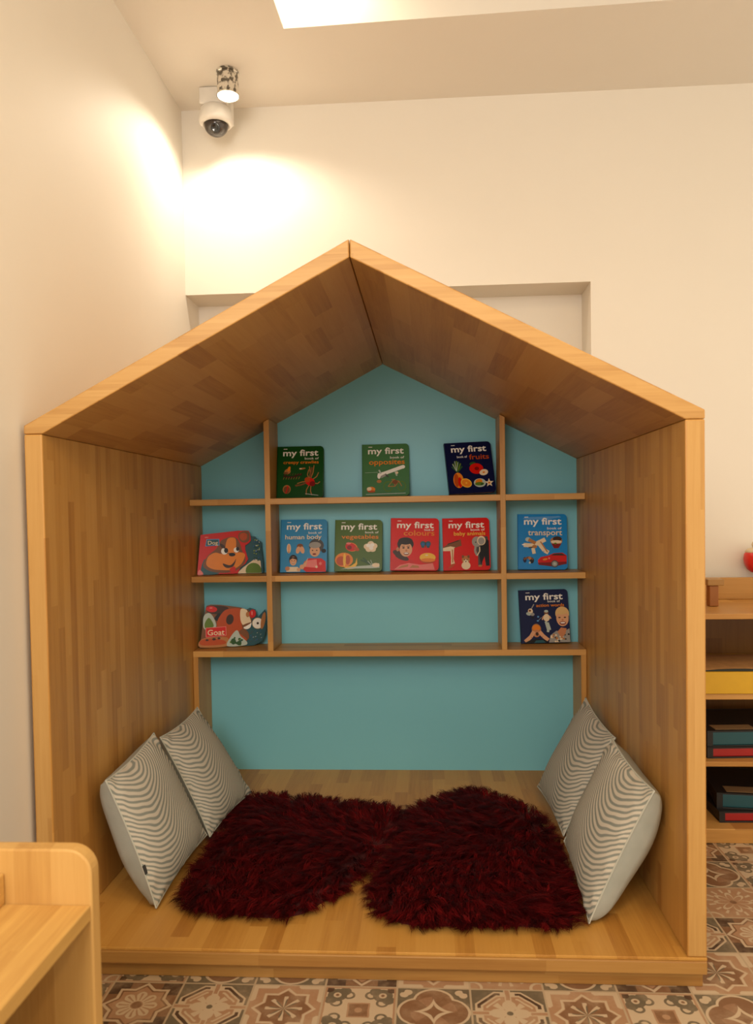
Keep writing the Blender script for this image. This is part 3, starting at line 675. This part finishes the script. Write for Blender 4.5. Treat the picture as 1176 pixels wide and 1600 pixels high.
def cushion(c, label, bulge_f, bulge_b, wallside, tagged=False, seed=0):
    """c: near bottom, far bottom, far top, near top corners of the front seam"""
    NB, FB, FT, NT = [Vector(p) for p in c]
    cen = (NB+FB+FT+NT)/4
    root = empty('cushion', (cen.x, cen.y, min(NB.z, FB.z)), label, 'cushion', 'striped square cushions leaning on the side panels')
    nrm = (FB-NB).cross(NT-NB).normalized()
    if nrm.x*wallside < 0: nrm = -nrm                        # wallside: +1 faces +X, -1 faces -X
    N = 44; rr = random.Random(seed)
    ph = [rr.uniform(0, 6) for _ in range(8)]
    def edge(u, v):
        # seams draw in between the corners
        k = .030
        uu = u + k*(1 if u < .5 else -1)*abs(2*u-1)**3*math.sin(PI*v)**.8
        vv = v + k*(1 if v < .5 else -1)*abs(2*v-1)**3*math.sin(PI*u)**.8
        return uu, vv
    def P(u, v, s, bulge):
        a, b_ = edge(u, v)
        p = NB*(1-a)*(1-b_) + FB*a*(1-b_) + FT*a*b_ + NT*(1-a)*b_
        ex = .62 if s > 0 else .36
        q = max(0, (1-abs(2*u-1)**2.6))**ex*max(0, (1-abs(2*v-1)**2.6))**ex
        wr = 1 + .05*math.sin(5*u+ph[0])*math.sin(4*v+ph[1]) + .05*math.sin(9*v+3*u+ph[2])
        eg = max(0, .5-q)*.010*(math.sin(26*(u+v)+ph[3])+math.sin(31*(v-u)+ph[4]))*min(1, q*6)
        return p + nrm*(s*(bulge*q*wr + eg))
    for nm, s, bl, mt in (('front_cover', 1, bulge_f, M_str), ('back_cover', -1, bulge_b, M_back)):
        vs = [P(i/N, j/N, s, bl) for j in range(N+1) for i in range(N+1)]
        off = root.location
        me = bpy.data.meshes.new(nm)
        fs = []
        flip = (s > 0) == ((FB-NB).cross(NT-NB).dot(nrm) > 0)
        for j in range(N):
            for i in range(N):
                q = (j*(N+1)+i, j*(N+1)+i+1, (j+1)*(N+1)+i+1, (j+1)*(N+1)+i)
                fs.append(q if flip else q[::-1])
        me.from_pydata([tuple(p-off) for p in vs], [], fs); me.materials.append(mt)
        ul = me.uv_layers.new(name='UVMap')
        for p in me.polygons:
            for li in p.loop_indices:
                vi = me.loops[li].vertex_index; ul.data[li].uv = ((vi % (N+1))/N, (vi // (N+1))/N)
        me.update(); me.shade_smooth()
        o = bpy.data.objects.new(nm, me); COL.objects.link(o); o.parent = root
        tag(o, 'wavy striped front' if s > 0 else 'plain pale grey back')
    per = [(i/N, 0) for i in range(N)] + [(1, i/N) for i in range(N)] + [(1-i/N, 1) for i in range(N)] + [(0, 1-i/N) for i in range(N+1)]
    b = MB(); b.tube([P(u, v, 1, 0) for u, v in per], .0028, 6); b.build('piping', M_pipe, root, smooth=True)
    if tagged:
        w_ = (FB-NB).normalized()
        p, p2 = P(0, .25, 1, 0), P(0, .315, 1, 0)
        a, a2 = p + w_*.022 + nrm*.013, p2 + w_*.022 + nrm*.013
        p, p2 = p + nrm*.003 - w_*.003, p2 + nrm*.003 - w_*.003
        n2 = (p2-p).cross(a-p).normalized()*.0012
        if n2.dot(nrm) < 0: n2 = -n2
        b = MB(); b.poly([p+n2, p2+n2, a2+n2, a+n2]); b.poly([p-n2, a-n2, a2-n2, p2-n2])
        for q, w2 in ((p,p2),(p2,a2),(a2,a),(a,p)): b.poly([q-n2, w2-n2, w2+n2, q+n2])
        tag(b.build('fabric_tag', M_tag, root), 'small black side tag')
    return root
cushion([(.270,.200,.103),(.294,.6666,.135),(.1213,.6178,.5304),(.1275,.1846,.5064)], 'striped cushion with a small black tag, nearer one leaning on the left side panel', .055, .105, 1, True, 1)
cushion([(.3016,.6803,.122),(.3498,1.1482,.118),(.1206,1.145,.49),(.1118,.7085,.4873)], 'striped cushion at the left side panel, half hidden behind the tagged cushion', .05, .06, 1, False, 2)
cushion([(1.5821,.1494,.103),(1.590,.6082,.150),(1.7455,.5494,.5342),(1.7601,.1067,.5123)], 'striped cushion at the right showing its wide plain grey back', .05, .115, -1, False, 3)
cushion([(1.6089,.7338,.115),(1.5784,1.1901,.135),(1.7783,1.1538,.5268),(1.7937,.7081,.4875)], 'striped cushion at the right side panel, the rear one below the bookshelf', .05, .04, -1, False, 4)

# ------------------------------------------------------------------ fur rugs
m, nt, bs = new_mat('dark_red_wool', .6, 0, .08)
at = nt.nodes.new('ShaderNodeAttribute'); at.attribute_name = 'lock'
xx = X(nt, at.outputs['Fac'])
nt.links.new(ramp(nt, xx, [(0, (.020,.0008,.0012,1)), (.5, (.066,.0018,.0030,1)), (1, (.17,.007,.008,1))]), bs.inputs['Base Color'])
M_fur = m
M_hide = plain('rug_hide', (.06,.004,.006,1), .9)
def inside(x, y, pl):
    r = False; n = len(pl)
    for i in range(n):
        (x0,y0),(x1,y1) = pl[i], pl[i-1]
        if (y0 > y) != (y1 > y) and x < (x1-x0)*(y-y0)/(y1-y0)+x0: r = not r
    return r
def fur_rug(outl, label, seed, flow, per_lock=13, density=3600):
    R = random.Random(seed)
    pl = smoothpts(outl, 6)
    cx = sum(p[0] for p in pl)/len(pl); cy = sum(p[1] for p in pl)/len(pl)
    z0 = ZB+.0008
    root = empty('sheepskin_rug', (cx, cy, z0), label, 'rug', 'dark red sheepskin rugs on the nook floor')
    b = MB(); b2 = [(cx+(x-cx)*.97, cy+(y-cy)*.97) for x, y in pl]
    if area(b2) < 0: b2.reverse()
    n = len(b2); k = 0
    b.v = [(x,y,z0) for x, y in b2] + [(x,y,z0+.010) for x, y in b2]
    b.f = [tuple(reversed(range(n))), tuple(range(n, 2*n))] + [(i, (i+1)%n, n+(i+1)%n, n+i) for i in range(n)]
    b.m = [0]*len(b.f); b.uv = [None]*len(b.f)
    b.build('hide', M_hide, root)
    xs = [p[0] for p in pl]; ys = [p[1] for p in pl]
    x0, x1, y0, y1 = min(xs), max(xs), min(ys), max(ys)
    vs, fs, at = [], [], []
    nl = int((x1-x0)*(y1-y0)*density)
    def edge_d(x, y):
        return min(math.hypot(x-p[0], y-p[1]) for p in pl)
    for _ in range(nl):
        x, y = R.uniform(x0, x1), R.uniform(y0, y1)
        if not inside(x, y, pl): continue
        ed = edge_d(x, y)
        ang = flow(x, y) + R.gauss(0, .42)
        if ed < .07:                                          # near the rim the wool falls outwards
            i = min(range(len(pl)), key=lambda q: math.hypot(x-pl[q][0], y-pl[q][1]))
            a2 = math.atan2(pl[i][1]-y, pl[i][0]-x); kk = 1-ed/.07
            ang = math.atan2(math.sin(ang)*(1-kk)+math.sin(a2)*kk*1.6, math.cos(ang)*(1-kk)+math.cos(a2)*kk*1.6)
        L = R.uniform(.06, .115)*(1 if ed > .05 else .45+.5*ed/.05)
        up = R.uniform(.018, .040)*(1 if ed > .06 else .5+.5*ed/.06)
        tip = Vector((x+L*math.cos(ang), y+L*math.sin(ang), z0 + R.uniform(.006, .034)))
        tone = R.gauss(.45, .22); curl = R.uniform(-.02, .02)
        nx, ny = -math.sin(ang), math.cos(ang)
        for s in range(per_lock):
            rx, ry = x + R.gauss(0, .011), y + R.gauss(0, .011)
            tx, ty, tz = tip.x + R.gauss(0, .006), tip.y + R.gauss(0, .006), tip.z + R.gauss(0, .003)
            u2 = up*R.uniform(.75, 1.2); wd = R.uniform(.0007, .0014); k = len(vs)
            px, py = nx*wd, ny*wd
            for t in (0, .35, .7):
                q = 4*t*(1-t)*.9
                mx, my = rx+(tx-rx)*t + nx*curl*q, ry+(ty-ry)*t + ny*curl*q
                mz = z0+.004 + (tz-z0-.004)*t + u2*q*.75
                f = 1-.45*t
                vs.append((mx-px*f-cx, my-py*f-cy, mz-z0)); vs.append((mx+px*f-cx, my+py*f-cy, mz-z0))
            vs.append((tx-cx, ty-cy, max(.001, tz-z0)))
            fs += [(k,k+1,k+3,k+2),(k+2,k+3,k+5,k+4),(k+4,k+5,k+6)]
            c = min(1, max(0, tone + R.gauss(0, .12)))
            at += [c]*7
    me = bpy.data.meshes.new('wool'); me.from_pydata(vs, [], fs); me.materials.append(M_fur)
    a = me.attributes.new('lock', 'FLOAT', 'POINT'); a.data.foreach_set('value', at)
    me.update(); me.shade_smooth()
    o = bpy.data.objects.new('wool', me); COL.objects.link(o); o.parent = root
    tag(o, 'long shaggy dark red wool')
    return root
rugL = [(.345,1.085),(.46,1.105),(.60,1.085),(.80,1.03),(.985,.965),(.985,.80),(.955,.66),(.908,.50),(.845,.345),(.775,.24),(.72,.175),(.62,.155),(.48,.18),(.37,.20),(.335,.32),(.33,.55),(.335,.80)]
rugR = [(1.03,.80),(1.04,.95),(1.13,1.06),(1.23,1.16),(1.32,1.20),(1.43,1.10),(1.54,.95),(1.565,.75),(1.56,.55),(1.555,.33),(1.535,.14),(1.36,.128),(1.20,.122),(1.06,.125),(.99,.165),(.945,.26),(.95,.40),(.99,.56),(1.0,.68)]
fur_rug(rugL, 'dark red shaggy sheepskin rug on the left half of the nook floor', 11, lambda x, y: -2.2 + 1.6*math.sin(3*x+2) + 1.2*math.sin(4*y))
fur_rug(rugR, 'dark red shaggy sheepskin rug with domed far edge, right half of the nook floor', 12, lambda x, y: -1.0 + 1.7*math.sin(3.4*x+1) + 1.3*math.sin(3.7*y+1))

# ------------------------------------------------------------------ ceiling spot lamp and dome camera
m, nt, bs = new_mat('lamp_metal', .22, .9, .5)
v, co = obco(nt); q = noise(nt, v, 42, 2)
nt.links.new(mix(nt, q.smooth(.40, .52), (.16,.15,.13,1), (.80,.78,.73,1)), bs.inputs['Base Color']); M_lamp = m  # pale blotches in the base colour stand in for reflections on the housing
m, nt, bs = new_mat('lamp_glow', .3)
bs.inputs['Emission Color'].default_value = (1,.86,.62,1); bs.inputs['Emission Strength'].default_value = 9; M_glow = m
LX, LY = .288, 1.248
lamp = empty('spot_lamp', (LX, LY, ZC), 'short metal cylinder spot lamp glowing on the ceiling beside the white camera', 'ceiling lamp')
b = MB(); b.lathe([(.0485,-.001),(.0485,-.012),(.046,-.013),(.046,-.095),(.049,-.1),(.049,-.106),(.0455,-.106),(.043,-.098)], (LX,LY,ZC), 48); b.build('housing', M_lamp, lamp, smooth=False)
b = MB(); b.lathe([(.0445,-.0985),(.042,-.108),(.03,-.116),(.015,-.120),(.002,-.121)], (LX,LY,ZC), 40); tag(b.build('lens', M_glow, lamp, smooth=True), 'glowing lens')

M_wp = plain('white_plastic', (.72,.68,.62,1), .35)
M_gl = plain('dark_dome', (.035,.025,.02,1), .08, 0, .6)
M_blk = plain('black_plastic', (.012,.012,.012,1), .25)
cx_, cy_ = .191, 1.405
cam_o = empty('security_camera', (cx_, cy_, ZC), 'white dome security camera with dark glass, hanging in the ceiling corner', 'security camera')
b = MB(); b.box(cx_-.062, cx_+.064, cy_-.055, cy_+.075, ZC-.075, ZC-.0005); b.build('mounting_box', M_wp, cam_o, .008, 3)
b = MB(); b.lathe([(.060,-.072),(.068,-.080),(.074,-.105),(.077,-.130),(.074,-.142),(.060,-.150),(.056,-.146)], (cx_,cy_,ZC), 48); b.build('housing', M_wp, cam_o, smooth=True)
b = MB(); b.box(cx_+.055, cx_+.074, cy_-.01, cy_+.04, ZC-.14, ZC-.03); b.build('side_cover', M_wp, cam_o, .006)
dome = MB(); dome.lathe([(.054*math.cos(a), -.147-.050*math.sin(a)) for a in [i*PI/2/10 for i in range(10)]]+[(.002,-.197)], (cx_,cy_,ZC), 40)
tag(dome.build('dome', M_gl, cam_o, smooth=True), 'dark smoked dome')
b = MB(); b.lathe([(.020,.0),(.020,.012),(.014,.014),(.013,.010),(.002,.010)], (0,0,0), 24)
b.v = [tuple(Vector((cx_+.008,cy_-.036,ZC-.176)) + Matrix.Rotation(math.radians(118),3,'X') @ Vector(p)) for p in b.v]
b.build('camera_lens', M_blk, cam_o, smooth=True)

# ------------------------------------------------------------------ cabinet in the left foreground
CY, TH = -.75, .034
cab = empty('low_cabinet', (.42, -1.6, 0), 'low wooden toy cabinet with a rounded raised end, in the bottom left corner', 'cabinet')
cx0, cx1, cz, czt = .02, .5055, .607, .709
rr_ = .046
pts = [(cx0,.0),(cx1-.0,.0),(cx1,czt-rr_)] + [(cx1-rr_+rr_*math.cos(a), czt-rr_+rr_*math.sin(a)) for a in [i*PI/2/8 for i in range(1,9)]] + [(cx0,czt)]
b = MB(); b.prism(pts, CY, CY+TH); b.build('end_panel', W_cabz, cab, .004, 3)
b = MB(); b.prism(pts, -2.30, -2.30+TH); b.build('end_panel', W_cabz, cab, .004, 3)
box('top_board', cx0, cx1-.003, -2.264, CY-.0005, cz-.028, cz, W_cab, cab, .002)
box('back_rail', cx0+.30, cx0+.322, -2.264, CY-.001, cz+.0005, cz+.058, W_cab, cab, .003)
box('back_panel', cx0, cx0+.015, -2.264, CY-.001, .06, cz-.029, W_cab, cab, .001)
box('divider', cx0+.016, cx1-.02, -1.04, -1.02, .0725, cz-.0285, W_cabz, cab, .002)  # added out of view to keep light off the end panel's inner face
box('shelf', cx0+.016, cx1-.03, -2.264, CY-.001, .30, .322, W_cab, cab, .002)
box('bottom_board', cx0+.016, cx1-.03, -2.264, CY-.001, .05, .072, W_cab, cab, .002)

# ------------------------------------------------------------------ shelf unit at the right edge
SX0, SX1, SF, SB = 1.90, 3.05, .950, 1.455
ru = empty('toy_shelf', ((SX0+SX1)/2, 1.2, 0), 'open wooden toy shelf with four levels, standing behind the right side of the nook', 'shelf')
box('top_board', SX0, SX1, SF, SB, .881, .902, W_shelf, ru)
box('back_rail', SX0, SX1, SB-.02, SB, .9025, 1.000, wood('wood_orange', 0, 2, .12, 1.2, .8, .3, 12), ru)
box('back_panel', SX0+.025, SX1-.025, SB-.014, SB-.002, .058, .8805, W_dark, ru, .001)
box('shelf', SX0+.025, SX1-.025, SF+.004, SB-.015, .566, .5905, W_shelf, ru)
box('shelf', SX0+.025, SX1-.025, SF, SB-.015, .303, .323, W_shelf, ru)
box('bottom_board', SX0+.025, SX1-.025, SF, SB-.015, .0, .057, W_shelf, ru)
for x in (SX0, SX1-.0245): box('side_panel', x, x+.0245, SF, SB-.0005, 0, .8805, W_shelf, ru)

# small wooden post on its top
po = empty('wooden_post', (2.32, 1.19, .9025), 'small dark wooden post with a flat cap on the toy shelf, beside the nook edge', 'wooden post')
M_red = plain('post_brown', (.30,.105,.018,1), .5)
box('post', 2.297, 2.334, 1.18, 1.22, .903, .990, M_red, po, .003)
box('cap', 2.287, 2.354, 1.172, 1.228, .9905, 1.017, wood('wood_cap', 0, 1, .05, .4, .6, .5, 13), po, .003)

# yellow sand tray
M_yel = plain('yellow_paint', (.62,.36,.012,1), .4)
ty = empty('sand_tray', (2.45, 1.15, .591), 'yellow wooden tray of sand with a blue-grey bottom, on the toy shelf', 'tray')
box('front_wall', 1.95, 2.98, .944, .962, .591, .676, M_yel, ty, .002)
box('rear_wall', 1.95, 2.98, 1.385, 1.40, .591, .6635, M_yel, ty, .002)
for x in (1.95, 2.965): box('side_wall', x, x+.015, .963, 1.384, .591, .676, M_yel, ty, .002)
box('tray_bottom', 1.966, 2.964, .963, 1.384, .591, .664, plain('blue_grey_paint', (.06,.10,.11,1), .5), ty, .001)
N = 26; b = MB()
def sz(u, v): return .6645 + .022*max(0, math.sin(PI*v))**.5*(.75+.25*math.sin(7*u+2))*max(0,math.sin(PI*u))**.3
g = []
for j in range(N+1):
    for i in range(N+1):
        u, v = i/N, j/N
        y0_ = 1.035 - .032*math.sin(11*u+.3); y = y0_ + (1.37-y0_)*v
        b.v.append((1.97+.99*u, y, sz(u, v)))
for j in range(N):
    for i in range(N):
        b.f.append((j*(N+1)+i, j*(N+1)+i+1, (j+1)*(N+1)+i+1, (j+1)*(N+1)+i)); b.m.append(0); b.uv.append(None)
sd = b.build('sand', plain('sand', (.46,.25,.10,1), .95, 0, .1, .25), ty, smooth=True); sd['kind'] = 'stuff'

# folders lying on the two lower levels
M_tb = plain('folder_teal', (.012,.075,.095,1), .4)
M_rd = plain('folder_red', (.33,.012,.012,1), .4)
M_bk = plain('folder_black', (.012,.010,.010,1), .45)
M_lb = plain('folder_label', (.25,.15,.07,1), .6)
def folder(loc, rz, w, d, h, mat, label, strip=True):
    r = empty('folder', loc, label, 'folder', 'folders stacked on the toy shelf')
    r.rotation_euler = (0, 0, math.radians(rz))
    b = MB(); b.box(-w/2+.012, w/2, -d/2+.004, d/2-.004, .004, h-.004); b.build('body', mat, r, .004, local=True)
    b = MB()
    b.box(-w/2, -w/2+.022, -d/2, d/2, 0, h)
    b.box(-w/2, w/2, -d/2, d/2, 0, .0045); b.box(-w/2, w/2, -d/2, d/2, h-.0045, h)
    b.build('spine', M_bk, r, .0015, local=True)
    if strip:
        b = MB(); b.box(-w/2+.04, -w/2+.20, -d/2+.02, -d/2+.085, h, h+.0012); b.build('paper_label', M_lb, r, local=True)
    return r
folder((2.44, 1.17, .3244), 3, .46, .34, .042, M_rd, 'red folder under a teal one on the third level of the toy shelf', False)
folder((2.44, 1.175, .3244+.0432), 3, .455, .335, .062, M_tb, 'teal folder with a brown label, topmost on the third level of the toy shelf')
folder((2.50, 1.18, .0584), 1, .46, .33, .042, M_rd, 'red folder under a teal one on the bottom level of the toy shelf', False)
folder((2.515, 1.185, .0584+.0432), -7, .44, .33, .062, M_tb, 'teal folder with a brown label, topmost on the bottom level of the toy shelf')

# red ornament on the wall
ox, oy, oz = (2.6136, 1.475, 1.0753)
orn = empty('wall_ornament', (ox, 1.549, oz), 'red rounded wall ornament with a cream top, above the toy shelf', 'wall ornament')
b = MB(); b.lathe([(.008,-.058),(.028,-.055),(.045,-.040),(.056,-.015),(.059,.005),(.055,.028),(.045,.042),(.022,.050)], (ox,oy,oz), 36); b.build('body', plain('red_gloss', (.62,.02,.012,1), .35), orn, smooth=True)
b = MB()
b.lathe([(.004,.030),(.050,.033),(.052,.042),(.040,.052),(.018,.056),(.003,.057)], (ox,oy,oz), 30)
b.lathe([(.004,.055),(.016,.058),(.021,.070),(.017,.082),(.004,.088)], (ox-.004,oy,oz), 24)
b.build('trim', plain('cream_trim', (.68,.56,.38,1), .7), orn, smooth=True)
b = MB(); b.tube([(ox,oy+.03,oz+.03),(ox,1.5485,oz+.03)], .006, 8); b.build('hook', M_bk, orn)

# ------------------------------------------------------------------ light
def light(name, kind, loc, energy, col, **kw):
    l = bpy.data.lights.new(name, kind); l.energy = energy; l.color = col
    for k, v in kw.items(): setattr(l, k, v)
    o = bpy.data.objects.new(name, l); o.location = loc; COL.objects.link(o)
    return o
WARM = (1, .73, .40)
light('spot_lamp_light', 'SPOT', (LX, LY, ZC-.128), 31, (1,.87,.69), spot_size=math.radians(158), spot_blend=.55, shadow_soft_size=.035)
light('recess_light', 'SPOT', (.70,.80,zr-.02), 16, (1,.84,.60), spot_size=math.radians(165), spot_blend=.6, shadow_soft_size=.05)
for x, y, e in ((.7,-1.5,7),(2.1,-1.5,15),(.7,-2.7,8),(2.1,-2.7,15)):
    light('downlight', 'AREA', (x, y, ZC-.02), e, WARM, shape='DISK', size=.35)
wl = light('added_neutral_fill', 'AREA', (.35, -3.15, 2.35), 64, (1,.94,.87), shape='RECTANGLE', size=1.4, size_y=1.1)  # added area lamp without a window; neutral fill aimed at the right panel
wl.rotation_euler = (Vector((1.75,.8,1.0)) - wl.location).to_track_quat('-Z', 'Y').to_euler()
w = bpy.data.worlds.new('World'); scene.world = w; w.use_nodes = True
bg = w.node_tree.nodes['Background']; bg.inputs[0].default_value = (1,.85,.64,1); bg.inputs[1].default_value = 1.22

# ------------------------------------------------------------------ camera
cd = bpy.data.cameras.new('Camera'); cam = bpy.data.objects.new('Camera', cd); COL.objects.link(cam)
Mr = [[.9980486,.0163200,.0602710],[-.0145003,.9994294,-.0305070],[-.0607345,.0295736,.9977158]]   # rows: right, down, forward in (X, -Z, Y)
def tow(r): return Vector((r[0], r[2], -r[1]))
rt, dn, fw = [tow(r) for r in Mr]
R3 = Matrix((rt, -dn, -fw)).transposed()
cam.matrix_world = Matrix.Translation((1.1307, -2.10416, 1.31593)) @ R3.to_4x4()
cd.sensor_fit = 'HORIZONTAL'; cd.sensor_width = 24; cd.lens = 1203/1176*24
cd.shift_x = -8.8/1176; cd.shift_y = 37.12/1176
cd.clip_start = .05
cd.dof.use_dof = True; cd.dof.focus_distance = 3.2; cd.dof.aperture_fstop = 3.6
scene.camera = cam
scene.view_settings.view_transform = 'Standard'; scene.view_settings.look = 'None'
scene.view_settings.gamma = 1; scene.view_settings.use_curve_mapping = False
scene.view_settings.exposure = 0.0
scene.cycles.max_bounces = 8
scene.cycles.use_denoising = True
